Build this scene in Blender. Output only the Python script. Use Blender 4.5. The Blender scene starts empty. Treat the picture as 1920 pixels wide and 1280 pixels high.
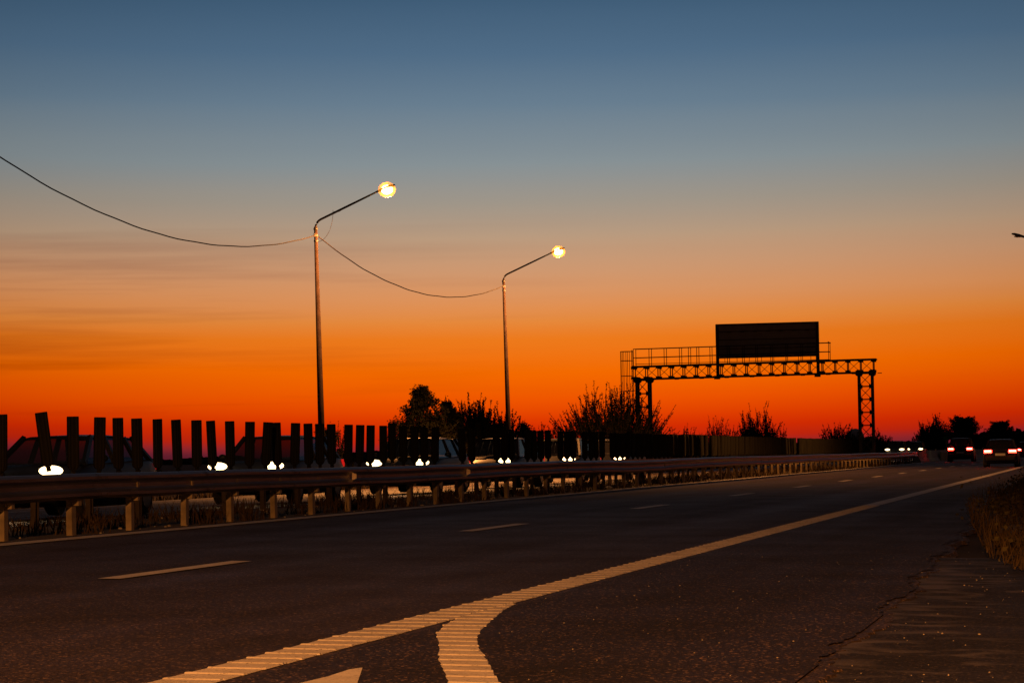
import bpy, math, random
from mathutils import Vector, Matrix
random.seed(7)
R = random.Random(11)
S = bpy.context.scene
col = S.collection

# ------------------------------------------------------------------ camera
# calibrated: f = 4900 px on a 1920 px wide frame, eye 1.05 m over the asphalt, slight roll
EYE = 1.05
cam_d = bpy.data.cameras.new('camera'); cam = bpy.data.objects.new('camera', cam_d); col.objects.link(cam)
cam_d.sensor_fit = 'HORIZONTAL'; cam_d.sensor_width = 36; cam_d.lens = 4900/1920*36
cam_d.clip_start = 0.2; cam_d.clip_end = 20000
dc = Vector((1102, -197.5, -4900)).normalized()              # where the road direction (+Y) lies in camera space
hc = Vector((1, 0.0165, 0))                                  # direction of the horizon in the image
uc = hc.cross(dc); uc = (-uc if uc.y < 0 else uc).normalized()
rc = dc.cross(uc).normalized()
A = Matrix((rc, dc, uc))                                     # rows: world x, y, z seen in camera space
cam.matrix_world = Matrix.Translation((0, 0, EYE)) @ A.to_4x4()
S.camera = cam

# ------------------------------------------------------------------ sky
def srgb(r, g, b, k=1.0):
    f = lambda c: (c/12.92 if c <= 0.04045 else ((c+0.055)/1.055)**2.4)*k
    return (f(r/255), f(g/255), f(b/255), 1)
W = bpy.data.worlds.new('World'); S.world = W; W.use_nodes = True
nt = W.node_tree; N = nt.nodes; L = nt.links; N.clear()
def math_(op, a, b=None, c=None, clamp=False):
    n = N.new('ShaderNodeMath'); n.operation = op; n.use_clamp = clamp
    for i, v in enumerate((a, b, c)):
        if v is None: continue
        if isinstance(v, (int, float)): n.inputs[i].default_value = v
        else: L.new(v, n.inputs[i])
    return n.outputs[0]
def ramp(fac, stops):
    n = N.new('ShaderNodeValToRGB'); e = n.color_ramp.elements
    while len(e) > 1: e.remove(e[0])
    e[0].position = stops[0][0]; e[0].color = stops[0][1]
    for p, c in stops[1:]:
        q = e.new(p); q.color = c
    L.new(fac, n.inputs[0]); return n.outputs[0]
tc = N.new('ShaderNodeTexCoord'); sep = N.new('ShaderNodeSeparateXYZ'); L.new(tc.outputs['Generated'], sep.inputs[0])
X_, Y_, Z_ = sep.outputs
az = math_('ARCTAN2', X_, Y_)                                # 0 = along the road, negative = left
AZ0 = -0.21                                                  # where the sun went down
daz = math_('SUBTRACT', az, AZ0)
d2 = math_('MULTIPLY', daz, daz)
shift = math_('MINIMUM', math_('MULTIPLY', d2, 0.12), 0.05)
# thin cloud streaks low in the left half
mp = N.new('ShaderNodeMapping'); mp.inputs['Scale'].default_value = (5, 5, 130); mp.inputs['Rotation'].default_value = (0, 0.012, 0)
L.new(tc.outputs['Generated'], mp.inputs[0])
nz = N.new('ShaderNodeTexNoise'); nz.inputs['Scale'].default_value = 1.0; nz.inputs['Detail'].default_value = 5; nz.inputs['Roughness'].default_value = 0.55
L.new(mp.outputs[0], nz.inputs['Vector'])
cl = ramp(nz.outputs[0], [(0.50, (0, 0, 0, 1)), (0.72, (1, 1, 1, 1))])
lm = ramp(math_('MULTIPLY_ADD', az, -2.5, 0.0), [(0.45, (0.06, 0.06, 0.06, 1)), (0.98, (1, 1, 1, 1))])
em = ramp(math_('MULTIPLY', Z_, 6.0), [(0.04, (0, 0, 0, 1)), (0.12, (1, 1, 1, 1)), (0.42, (1, 1, 1, 1)), (0.6, (0, 0, 0, 1))])
cloud = math_('MULTIPLY', math_('MULTIPLY', cl, lm), em)
wv = N.new('ShaderNodeTexNoise'); wv.inputs['Scale'].default_value = 0.35; L.new(mp.outputs[0], wv.inputs['Vector'])
wob = math_('MULTIPLY', math_('SUBTRACT', wv.outputs[0], 0.5), 0.006)
e0 = math_('ADD', math_('SUBTRACT', Z_, shift), wob)
PX = 1/4900
low = [(-60, (40,14,26)), (-25, (70,22,36)), (0, (104,32,46)), (12, (146,38,42)), (27, (190,36,14)), (52, (212,44,2)), (74, (224,60,0)), (112, (238,84,0)), (160, (244,106,0)),
       (215, (237,122,28)), (252, (230,137,60)), (300, (221,147,92)), (350, (206,152,112)), (410, (186,155,127)), (475, (160,150,137)), (550, (135,145,149)),
       (650, (104,126,144)), (750, (80,108,134)), (855, (62,91,118)), (930, (54,82,110))]
f1 = math_('MULTIPLY_ADD', e0, 1/(990*PX), 60/990)
c1 = ramp(f1, [((p+60)/990, srgb(*c)) for p, c in low])
c2 = ramp(math_('MULTIPLY_ADD', e0, 1/0.82, -0.18/0.82), [(0, srgb(56,86,120)), (0.1, srgb(46,58,76)), (0.3, srgb(54,46,44)), (1.0, srgb(44,36,34))])
mx = N.new('ShaderNodeMix'); mx.data_type = 'RGBA'
L.new(math_('MULTIPLY_ADD', e0, 1/0.01, -0.175/0.01, clamp=True), mx.inputs[0]); L.new(c1, mx.inputs[6]); L.new(c2, mx.inputs[7])
dk = N.new('ShaderNodeMix'); dk.data_type = 'RGBA'; dk.blend_type = 'MULTIPLY'
L.new(math_('MULTIPLY', cloud, 0.62), dk.inputs[0]); L.new(mx.outputs[2], dk.inputs[6]); dk.inputs[7].default_value = (0.55, 0.45, 0.5, 1)
# the eastern half is already night blue
bk = N.new('ShaderNodeMix'); bk.data_type = 'RGBA'
L.new(math_('MULTIPLY_ADD', d2, 0.55, -0.12, clamp=True), bk.inputs[0]); L.new(dk.outputs[2], bk.inputs[6])
L.new(ramp(Z_, [(0, srgb(24,20,26)), (0.3, srgb(32,27,28)), (1, srgb(44,36,34))]), bk.inputs[7])
bg = N.new('ShaderNodeBackground'); L.new(math_('MAXIMUM', math_('MULTIPLY_ADD', d2, -5.0, 1.0), 0.45), bg.inputs[1]); L.new(bk.outputs[2], bg.inputs[0])
out = N.new('ShaderNodeOutputWorld'); L.new(bg.outputs[0], out.inputs[0])

S.view_settings.view_transform = 'Standard'; S.view_settings.look = 'None'
S.view_settings.exposure = 0; S.view_settings.gamma = 1
try:
    S.cycles.use_denoising = True; S.cycles.max_bounces = 6; S.cycles.transparent_max_bounces = 12
    S.cycles.sample_clamp_indirect = 3.0
except Exception: pass

LAMP_POWER = 21000
LAMP_RGB = (1.0, 0.35, 0.08)

# ------------------------------------------------------------------ helpers
def tag(o, label=None, cat=None, group=None, kind=None):
    if label: o['label'] = label
    if cat: o['category'] = cat
    if group: o['group'] = group
    if kind: o['kind'] = kind
    return o
def empty(name, loc, rz=0, label=None, cat=None, group=None):
    o = bpy.data.objects.new(name, None); col.objects.link(o); o.location = loc; o.rotation_euler = (0, 0, rz)
    o.empty_display_size = 0.2
    return tag(o, label, cat, group)
class MB:
    def __init__(s): s.v = []; s.f = []
    def add(s, v, f):
        n = len(s.v); s.v += [tuple(p) for p in v]; s.f += [tuple(i+n for i in q) for q in f]; return s
    def box(s, x0, x1, y0, y1, z0, z1):
        return s.add([(x0,y0,z0),(x1,y0,z0),(x1,y1,z0),(x0,y1,z0),(x0,y0,z1),(x1,y0,z1),(x1,y1,z1),(x0,y1,z1)],
                     [(0,3,2,1),(4,5,6,7),(0,1,5,4),(1,2,6,5),(2,3,7,6),(3,0,4,7)])
    def tube(s, pts, r, n=8, cap=True):
        pts = [Vector(p) for p in pts]; rs = r if isinstance(r, (list, tuple)) else [r]*len(pts)
        v = []; f = []
        for i, p in enumerate(pts):
            t = (pts[min(i+1, len(pts)-1)] - pts[max(i-1, 0)]).normalized()
            a = t.cross(Vector((0,0,1)) if abs(t.z) < 0.9 else Vector((1,0,0))).normalized(); b = t.cross(a)
            for k in range(n):
                q = 2*math.pi*k/n; v.append(p + (a*math.cos(q) + b*math.sin(q))*rs[i])
        for i in range(len(pts)-1):
            for k in range(n):
                f.append((i*n+k, i*n+(k+1)%n, (i+1)*n+(k+1)%n, (i+1)*n+k))
        if cap: f.append(tuple(range(n))[::-1]); f.append(tuple((len(pts)-1)*n+k for k in range(n)))
        return s.add(v, f)
    def bar(s, a, b, w, h=None):
        a = Vector(a); b = Vector(b); h = h or w; t = (b-a).normalized()
        u = t.cross(Vector((0,1,0)) if abs(t.y) < 0.9 else Vector((0,0,1))).normalized(); q = t.cross(u)
        v = [p + u*w/2*i + q*h/2*j for p in (a, b) for i, j in ((-1,-1),(1,-1),(1,1),(-1,1))]
        return s.add(v, [(0,3,2,1),(4,5,6,7),(0,1,5,4),(1,2,6,5),(2,3,7,6),(3,0,4,7)])
    def prism(s, poly, z0, z1):
        n = len(poly)
        return s.add([(x,y,z0) for x,y in poly]+[(x,y,z1) for x,y in poly],
                     [tuple(range(n))[::-1], tuple(range(n,2*n))] + [(i,(i+1)%n,n+(i+1)%n,n+i) for i in range(n)])
    def disc(s, c, r, axis, th, n=16):
        c = Vector(c); ax = Vector(axis).normalized()
        return s.tube([c-ax*th/2, c+ax*th/2], r, n)
    def ell(s, c, rx, ry, rz, nu=14, nv=8):
        v = []; f = []
        for j in range(nv+1):
            ph = math.pi*j/nv
            for i in range(nu):
                th = 2*math.pi*i/nu
                v.append((c[0]+rx*math.sin(ph)*math.cos(th), c[1]+ry*math.sin(ph)*math.sin(th), c[2]+rz*math.cos(ph)))
        for j in range(nv):
            for i in range(nu): f.append((j*nu+i, (j+1)*nu+i, (j+1)*nu+(i+1)%nu, j*nu+(i+1)%nu))
        return s.add(v, f)
    def build(s, name, m, parent=None, smooth=False, bevel=0):
        me = bpy.data.meshes.new(name); me.from_pydata(s.v, [], s.f); me.validate(); me.update()
        o = bpy.data.objects.new(name, me); col.objects.link(o)
        if m: me.materials.append(m)
        if smooth:
            for p in me.polygons: p.use_smooth = True
        if bevel:
            b = o.modifiers.new('bevel', 'BEVEL'); b.width = bevel; b.segments = 2; b.limit_method = 'ANGLE'
        if parent: o.parent = parent
        return o
def copy_tree(o, parent=None):
    c = o.copy(); col.objects.link(c); c.parent = parent
    for ch in [x for x in o.children]: copy_tree(ch, c)
    return c

# ------------------------------------------------------------------ materials
def mat(name, rgb, rough=0.6, metal=0.0, noise=0.0, scale=8.0, bump=0.0, bscale=None, spec=0.5, stretch=(1,1,1), rvar=0.0):
    m = bpy.data.materials.new(name); m.use_nodes = True; t = m.node_tree; n = t.nodes; l = t.links
    b = n['Principled BSDF']; b.inputs['Base Color'].default_value = (*rgb, 1); b.inputs['Roughness'].default_value = rough
    b.inputs['Metallic'].default_value = metal; b.inputs['Specular IOR Level'].default_value = spec
    if noise or bump or rvar:
        c = n.new('ShaderNodeTexCoord'); g = n.new('ShaderNodeMapping'); g.inputs['Scale'].default_value = stretch; l.new(c.outputs['Object'], g.inputs[0])
        x = n.new('ShaderNodeTexNoise'); x.inputs['Scale'].default_value = scale; x.inputs['Detail'].default_value = 6; l.new(g.outputs[0], x.inputs['Vector'])
    if noise:
        r = n.new('ShaderNodeValToRGB'); r.color_ramp.elements[0].position = 0.3; r.color_ramp.elements[1].position = 0.72
        r.color_ramp.elements[0].color = (*[v*(1-noise) for v in rgb], 1); r.color_ramp.elements[1].color = (*[min(1, v*(1+noise)) for v in rgb], 1)
        l.new(x.outputs[0], r.inputs[0]); l.new(r.outputs[0], b.inputs['Base Color'])
    if rvar:
        q = n.new('ShaderNodeMapRange'); q.inputs[3].default_value = rough-rvar; q.inputs[4].default_value = rough+rvar
        l.new(x.outputs[0], q.inputs[0]); l.new(q.outputs[0], b.inputs['Roughness'])
    if bump:
        y = n.new('ShaderNodeTexNoise'); y.inputs['Scale'].default_value = bscale or scale*3; y.inputs['Detail'].default_value = 4; l.new(g.outputs[0], y.inputs['Vector'])
        u = n.new('ShaderNodeBump'); u.inputs['Strength'].default_value = bump; u.inputs['Distance'].default_value = 0.02
        l.new(y.outputs[0], u.inputs['Height']); l.new(u.outputs[0], b.inputs['Normal'])
    return m
def emis(name, rgb, k):
    m = bpy.data.materials.new(name); m.use_nodes = True; t = m.node_tree; b = t.nodes['Principled BSDF']
    b.inputs['Base Color'].default_value = (*rgb, 1); b.inputs['Emission Color'].default_value = (*rgb, 1); b.inputs['Emission Strength'].default_value = k
    return m

def asphalt(name, base, agg, dust=False, rough=0.68):
    m = bpy.data.materials.new(name); m.use_nodes = True; t = m.node_tree; n = t.nodes; l = t.links; b = n['Principled BSDF']
    c = n.new('ShaderNodeTexCoord')
    v = n.new('ShaderNodeTexVoronoi'); v.inputs['Scale'].default_value = 75; l.new(c.outputs['Object'], v.inputs['Vector'])
    r = n.new('ShaderNodeValToRGB'); e = r.color_ramp.elements
    sp = n.new('ShaderNodeSeparateColor'); l.new(v.outputs['Color'], sp.inputs[0]); l.new(sp.outputs[0], r.inputs[0])
    e[0].position = 0.0; e[0].color = (*[x*0.35 for x in base], 1); e[1].position = 1.0; e[1].color = (*agg, 1)
    q = e.new(0.55); q.color = (*[x*0.8 for x in base], 1); q = e.new(0.93); q.color = (*[x*2.0 for x in base], 1)
    # wheel tracks and large wear, stretched along the road
    g = n.new('ShaderNodeMapping'); g.inputs['Scale'].default_value = (1.3, 0.03, 1); l.new(c.outputs['Object'], g.inputs[0])
    x = n.new('ShaderNodeTexNoise'); x.inputs['Scale'].default_value = 1.0; x.inputs['Detail'].default_value = 5; l.new(g.outputs[0], x.inputs['Vector'])
    x2 = n.new('ShaderNodeTexNoise'); x2.inputs['Scale'].default_value = 0.6; x2.inputs['Detail'].default_value = 7; l.new(c.outputs['Object'], x2.inputs['Vector'])
    sw = n.new('ShaderNodeSeparateXYZ'); l.new(c.outputs['Object'], sw.inputs[0])
    s1 = n.new('ShaderNodeMath'); s1.operation = 'MULTIPLY_ADD'; s1.inputs[1].default_value = 3.4; s1.inputs[2].default_value = 1.2; l.new(sw.outputs[0], s1.inputs[0])
    s2 = n.new('ShaderNodeMath'); s2.operation = 'SINE'; l.new(s1.outputs[0], s2.inputs[0])
    s3 = n.new('ShaderNodeMath'); s3.operation = 'MULTIPLY_ADD'; s3.inputs[1].default_value = 0.09; l.new(s2.outputs[0], s3.inputs[0]); l.new(x.outputs[0], s3.inputs[2])
    a = n.new('ShaderNodeMath'); a.operation = 'ADD'; l.new(s3.outputs[0], a.inputs[0]); l.new(x2.outputs[0], a.inputs[1])
    k = n.new('ShaderNodeMapRange'); k.inputs[1].default_value = 0.7; k.inputs[2].default_value = 1.3; k.inputs[3].default_value = 0.62; k.inputs[4].default_value = 1.35
    l.new(a.outputs[0], k.inputs[0])
    mu = n.new('ShaderNodeVectorMath'); mu.operation = 'SCALE'; l.new(r.outputs[0], mu.inputs[0]); l.new(k.outputs[0], mu.inputs['Scale'])
    last = mu.outputs[0]
    rr = n.new('ShaderNodeMapRange'); rr.inputs[1].default_value = 0.7; rr.inputs[2].default_value = 1.3; rr.inputs[3].default_value = rough+0.09; rr.inputs[4].default_value = rough-0.09
    l.new(a.outputs[0], rr.inputs[0]); l.new(rr.outputs[0], b.inputs['Roughness'])
    if dust:
        gd = n.new('ShaderNodeMapping'); gd.inputs['Scale'].default_value = (0.8, 1.1, 1); gd.inputs['Rotation'].default_value = (0, 0, 0.35); l.new(c.outputs['Object'], gd.inputs[0])
        xd = n.new('ShaderNodeTexNoise'); xd.inputs['Scale'].default_value = 1.6; xd.inputs['Detail'].default_value = 9; xd.inputs['Distortion'].default_value = 1.4; l.new(gd.outputs[0], xd.inputs['Vector'])
        sx = n.new('ShaderNodeSeparateXYZ'); l.new(c.outputs['Object'], sx.inputs[0])
        ed = n.new('ShaderNodeMapRange'); ed.inputs[1].default_value = -0.1; ed.inputs[2].default_value = -1.4; ed.inputs[3].default_value = -0.16; ed.inputs[4].default_value = 0.13
        l.new(sx.outputs[0], ed.inputs[0])
        ad = n.new('ShaderNodeMath'); ad.operation = 'ADD'; l.new(xd.outputs[0], ad.inputs[0]); l.new(ed.outputs[0], ad.inputs[1])
        rd = n.new('ShaderNodeValToRGB'); rd.color_ramp.elements[0].position = 0.52; rd.color_ramp.elements[1].position = 0.72; l.new(ad.outputs[0], rd.inputs[0])
        mm = n.new('ShaderNodeMix'); mm.data_type = 'RGBA'; l.new(rd.outputs[0], mm.inputs[0]); l.new(last, mm.inputs[6]); mm.inputs[7].default_value = (0.11, 0.10, 0.115, 1)
        last = mm.outputs[2]
    l.new(last, b.inputs['Base Color'])
    y = n.new('ShaderNodeTexNoise'); y.inputs['Scale'].default_value = 55; y.inputs['Detail'].default_value = 5; l.new(c.outputs['Object'], y.inputs['Vector'])
    u = n.new('ShaderNodeBump'); u.inputs['Strength'].default_value = 0.45; u.inputs['Distance'].default_value = 0.008
    l.new(y.outputs[0], u.inputs['Height']); l.new(u.outputs[0], b.inputs['Normal'])
    b.inputs['Specular IOR Level'].default_value = 0.22
    return m
def paint(name, rgb, worn=0.38):
    m = bpy.data.materials.new(name); m.use_nodes = True; t = m.node_tree; n = t.nodes; l = t.links; b = n['Principled BSDF']
    c = n.new('ShaderNodeTexCoord')
    x = n.new('ShaderNodeTexNoise'); x.inputs['Scale'].default_value = 45; x.inputs['Detail'].default_value = 8; x.inputs['Roughness'].default_value = 0.7; l.new(c.outputs['Object'], x.inputs['Vector'])
    x2 = n.new('ShaderNodeTexNoise'); x2.inputs['Scale'].default_value = 2.5; x2.inputs['Detail'].default_value = 6; l.new(c.outputs['Object'], x2.inputs['Vector'])
    r = n.new('ShaderNodeValToRGB'); e = r.color_ramp.elements; e[0].position = worn-0.06; e[0].color = (0.06, 0.055, 0.05, 1); e[1].position = worn+0.04; e[1].color = (*[v*0.85 for v in rgb], 1)
    q = e.new(0.7); q.color = (*rgb, 1); l.new(x.outputs[0], r.inputs[0])
    k = n.new('ShaderNodeMapRange'); k.inputs[1].default_value = 0.3; k.inputs[2].default_value = 0.7; k.inputs[3].default_value = 0.72; k.inputs[4].default_value = 1.05; l.new(x2.outputs[0], k.inputs[0])
    mu = n.new('ShaderNodeVectorMath'); mu.operation = 'SCALE'; l.new(r.outputs[0], mu.inputs[0]); l.new(k.outputs[0], mu.inputs['Scale']); l.new(mu.outputs[0], b.inputs['Base Color'])
    b.inputs['Roughness'].default_value = 0.65
    u = n.new('ShaderNodeBump'); u.inputs['Strength'].default_value = 0.5; u.inputs['Distance'].default_value = 0.006; l.new(x.outputs[0], u.inputs['Height']); l.new(u.outputs[0], b.inputs['Normal'])
    return m
def glassy(name, rgb, alpha, rough=0.05):
    m = bpy.data.materials.new(name); m.use_nodes = True; b = m.node_tree.nodes['Principled BSDF']
    b.inputs['Base Color'].default_value = (*rgb, 1); b.inputs['Alpha'].default_value = alpha; b.inputs['Roughness'].default_value = rough
    return m

M = dict(
    asphalt=asphalt('road asphalt', (0.040, 0.027, 0.019), (0.30, 0.20, 0.13)),
    asphalt2=asphalt('shoulder asphalt', (0.022, 0.015, 0.011), (0.34, 0.22, 0.14), rough=0.72),
    apron=asphalt('old dusty asphalt', (0.020, 0.017, 0.015), (0.14, 0.11, 0.09), dust=True, rough=0.75),
    paint=paint('road paint', (0.78, 0.74, 0.68)),
    thermo=paint('thermoplastic paint', (0.74, 0.69, 0.62), 0.40),
    soil=mat('dry soil', (0.055, 0.042, 0.028), 0.95, noise=0.5, scale=3, bump=0.8, bscale=14),
    field=mat('field soil', (0.045, 0.036, 0.026), 0.97, noise=0.5, scale=0.15, bump=0.5, bscale=2, spec=0.1),
    galv=mat('weathered galvanised steel', (0.15, 0.135, 0.14), 0.38, 0.8, noise=0.25, scale=2.5, bump=0.15, bscale=18, stretch=(1, 0.3, 1), rvar=0.1),
    galv2=mat('post galvanised steel', (0.26, 0.21, 0.13), 0.55, 0.4, noise=0.3, scale=6, bump=0.1),
    shadedpost=mat('shade-darkened post steel', (0.05, 0.038, 0.03), 0.8, 0.2, noise=0.3, scale=6),  # the rear posts' shade is put into this darker steel colour
    steel=mat('gantry painted steel', (0.045, 0.042, 0.042), 0.6, 0.3, noise=0.3, scale=5),
    signback=mat('sign back aluminium', (0.28, 0.26, 0.26), 0.6, 0.2, noise=0.15, scale=2),
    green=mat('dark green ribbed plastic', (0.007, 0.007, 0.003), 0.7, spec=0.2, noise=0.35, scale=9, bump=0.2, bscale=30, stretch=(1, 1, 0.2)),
    concrete=mat('pole concrete', (0.022, 0.013, 0.010), 0.9, noise=0.3, scale=5, bump=0.2, spec=0.08),
    barrier=mat('pale barrier concrete', (0.42, 0.42, 0.38), 0.85, noise=0.25, scale=2, bump=0.2),
    litgreenery=mat('headlight-lit greenery boards', (0.16, 0.22, 0.05), 0.8, noise=0.6, scale=1.5),  # yellow-green carries the headlight glow on greenery
    rubber=mat('tyre rubber', (0.02, 0.02, 0.02), 0.8), black=mat('black trim', (0.015, 0.015, 0.016), 0.5),
    wire=mat('cable sheath', (0.016, 0.013, 0.012), 0.8, spec=0.1),
    bark=mat('bark', (0.06, 0.045, 0.032), 0.9, noise=0.3, scale=12),
    leaf=mat('leaf', (0.020, 0.021, 0.009), 0.7, noise=0.4, scale=2, spec=0.15),
    leaf2=mat('dull leaf', (0.055, 0.05, 0.022), 0.75, noise=0.4, scale=2, spec=0.15),
    grass=mat('dry verge grass', (0.04, 0.028, 0.010), 0.8, noise=0.6, scale=4, spec=0.15),
    straw=mat('dry weeds', (0.055, 0.038, 0.018), 0.85, noise=0.5, scale=5, spec=0.1),
    wood=mat('distant foliage', (0.03, 0.03, 0.022), 0.95, noise=0.3, scale=0.1, spec=0.05),
    silo=mat('silo cladding', (0.62, 0.55, 0.62), 0.7, 0.1, noise=0.2, scale=1.2),
    white=mat('white litter', (0.7, 0.7, 0.68), 0.6), refl=mat('reflector plate', (0.85, 0.72, 0.55), 0.4),
    chrome=mat('alloy rim', (0.45, 0.45, 0.46), 0.3, 0.9), glass=glassy('car glass', (0.02, 0.02, 0.025), 0.72),
    plate=mat('number plate', (0.75, 0.75, 0.75), 0.5),
    signgreen=mat('green road sign', (0.02, 0.22, 0.07), 0.5),
)
M['head'] = emis('headlight', (1.0, 0.70, 0.34), 5)
M['taillow'] = emis('dim tail light', (1.0, 0.015, 0.01), 0.5)
M['tail'] = emis('tail light', (1.0, 0.02, 0.01), 30)
M['tailcore'] = emis('tail light core', (1.0, 0.45, 0.35), 9)
M['bulb'] = emis('sodium bulb', (1.0, 0.66, 0.22), 30)
M['bowl'] = emis('sodium bowl', (1.0, 0.34, 0.03), 1.5); M['bowl'].node_tree.nodes['Principled BSDF'].inputs['Alpha'].default_value = 0.35
M['studs'] = emis('marker', (1.0, 0.9, 0.6), 0.6)

# ------------------------------------------------------------------ the ground (x to the right, y along the road)
def gz(x):
    l = -x
    if l <= 0: return 0.0
    if l <= 12: return 0.0168*l
    if l <= 14.5: return 0.2016
    if l <= 26: return 0.206 - 0.02*(l-14.5)
    if l <= 29: return -0.024 - 0.12*(l-26)
    return -0.384
def strip(name, xs, y0, y1, m, dz, parent=None, ny=1, kind='structure'):
    b = MB(); v = []; f = []
    for j in range(ny+1):
        y = y0+(y1-y0)*j/ny
        for x in xs: v.append((x, y, gz(x)+dz))
    k = len(xs)
    for j in range(ny):
        for i in range(k-1): f.append((j*k+i, j*k+i+1, (j+1)*k+i+1, (j+1)*k+i))
    b.add(v, f); o = b.build(name, m, parent)
    if not parent: tag(o, kind=kind)
    return o
strip('ground', [-9000, -60, -29.2, -26.0, -14.5, -12, -6, -1.2, 0, 8, 60, 9000], -300, 9000, M['field'], -0.06)
strip('median', [-14.75, -14.5, -13.2, -12, -11.7], -40, 900, M['soil'], -0.012)
opp = strip('opposite_carriageway', [-26.0, -20, -14.6], -60, 1500, M['asphalt'], -0.004)
# the main carriageway, with a broken right-hand edge near the camera
b = MB(); Ys = [-30+0.5*i for i in range(0, 80)] + [10+0.09*i for i in range(0, 411)] + [47+3*i for i in range(1, 60)] + [300, 500, 900, 1500]
def edge_x(y):
    base = -1.30 if y < 16 else (-1.30-0.02*(y-16) if y < 47 else -1.92-0.012*(y-47))
    base = max(base, -2.6)
    k = 1 if y < 60 else 0.2
    return base + k*(0.05*math.sin(y*1.7)+0.022*math.sin(y*6.1+1)+R.uniform(-0.028, 0.028))
v = []; f = []
xs = [-11.85, -8, -4.2]
for y in Ys:
    for x in xs: v.append((x, y, gz(x)))
    e = edge_x(y); v.append((e-0.25, y, gz(e))); v.append((e, y, gz(e)-0.004)); v.append((e+0.03, y, gz(e)-0.05))
k = 6
for j in range(len(Ys)-1):
    for i in range(k-1): f.append((j*k+i, j*k+i+1, (j+1)*k+i+1, (j+1)*k+i))
road = tag(b.add(v, f).build('road', M['asphalt']), kind='structure')
# paler/darker second-age asphalt of the hard shoulder lies as its own thin sheet right of the solid line
b = MB(); v = []; f = []
for y in Ys:
    e = min(edge_x(y), -1.3)-0.05; v += [(-3.80, y, gz(-3.80)+0.004), (e, y, gz(e)+0.004)]
for j in range(len(Ys)-1): f.append((2*j, 2*j+1, 2*j+3, 2*j+2))
tag(b.add(v, f).build('hard_shoulder', M['asphalt2']), kind='structure')
b = MB(); v = []; f = []
nx, ny = 16, 70
for j in range(ny+1):
    for i in range(nx+1):
        x = -1.75+9.0*i/nx; y = -20+45.5*j/ny
        v.append((x, y, gz(x)-0.012+0.004*math.sin(x*2.3+y*0.7)+0.005*math.sin(y*1.9-x)))
for j in range(ny):
    for i in range(nx): f.append((j*(nx+1)+i, j*(nx+1)+i+1, (j+1)*(nx+1)+i+1, (j+1)*(nx+1)+i))
tag(b.add(v, f).build('apron', M['apron'], smooth=True), kind='structure')
# a low strip of old concrete laid across the apron's far end
b = MB().box(-1.2, 9, 21.4, 22.1, -0.06, -0.008); tag(b.build('concrete_strip', mat('old concrete', (0.10, 0.085, 0.07), 0.9, noise=0.4, scale=3, bump=0.5)), kind='structure')

# markings
def flat(name, pts, m, dz=0.008, parent=road):
    b = MB(); b.add([(x, y, gz(x)+dz) for x, y in pts], [tuple(range(len(pts)))]); return b.build(name, m, parent)
def rect_line(name, x0, x1, y0, y1, parent, m=None, dz=0.008):
    return flat(name, [(x0,y0),(x1,y0),(x1,y1),(x0,y1)], m or M['paint'], dz, parent)
rect_line('edge_line', -11.65, -11.36, -30, 1500, road)
rect_line('edge_line', -15.05, -14.85, -30, 1500, opp, dz=0.006)
rect_line('edge_line', -22.6, -22.45, -30, 1500, opp, dz=0.006)
for i in range(34):
    y = 19.6+12*i-12*2
    rect_line('lane_dash', -7.80, -7.61, y, y+3.3, road)
for i in range(34):
    y = 5+12*i
    rect_line('lane_dash', -18.85, -18.7, y, y+3.3, opp, dz=0.006)
def ribbed(name, left, right, y0, y1, parent):
    """a thick marking with raised cross ribs between two edge curves"""
    b = MB(); v = []; f = []
    y = y0; rows = []
    while y < y1:
        for dy, h in ((0, 0.006), (0.20, 0.006), (0.215, 0.011), (0.248, 0.011), (0.263, 0.006)):
            if y+dy <= y1: rows.append((y+dy, h))
        y += 0.30
    for (yy, h) in rows:
        a, c = left(yy), right(yy); j = R.uniform(-0.006, 0.006)
        v += [(a+j, yy, gz(a)+0.002), (a+j+0.004, yy, gz(a)+h), (c-j-0.004, yy, gz(c)+h), (c-j, yy, gz(c)+0.002)]
    for j in range(len(rows)-1):
        for i in range(3): f.append((j*4+i, j*4+i+1, j*4+5+i, j*4+4+i))
    return b.add(v, f).build(name, M['thermo'], parent)
ribbed('ribbed_line', lambda y: -4.157, lambda y: -3.872, -10, 47, road)
rect_line('edge_line', -4.157, -3.872, 47, 1500, road)
def curve(pts):
    pts = sorted((y, x) for x, y in pts)
    def g(y):
        if y <= pts[0][0]:
            (a, p), (c, q) = pts[0], pts[1]; return p+(q-p)*(y-a)/(c-a)
        for (a, p), (c, q) in zip(pts, pts[1:]):
            if y <= c:
                t = (y-a)/(c-a); return p+(q-p)*t
        return pts[-1][1]
    return g
LC = curve([(-2.15,9.0),(-2.842,11.29),(-3.208,12.55),(-3.50,13.70),(-3.66,14.25),(-3.785,14.92),(-3.87,15.64),(-3.874,16.4),(-3.874,20)])
RC = curve([(-1.95,9.0),(-2.618,11.34),(-2.934,12.45),(-3.219,13.44),(-3.36,14.0),(-3.478,14.62),(-3.63,15.55),(-3.785,16.59),(-3.868,17.4),(-3.872,20)])
ribbed('ribbed_line', LC, RC, 9.0, 17.3, road)
flat('chevron_stripe', [(-3.80, 9.6), (-3.479, 11.14), (-3.457, 11.48), (-3.467, 11.86), (-3.435, 11.98), (-3.236, 11.2), (-3.0, 10.4)], M['paint'])

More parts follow.
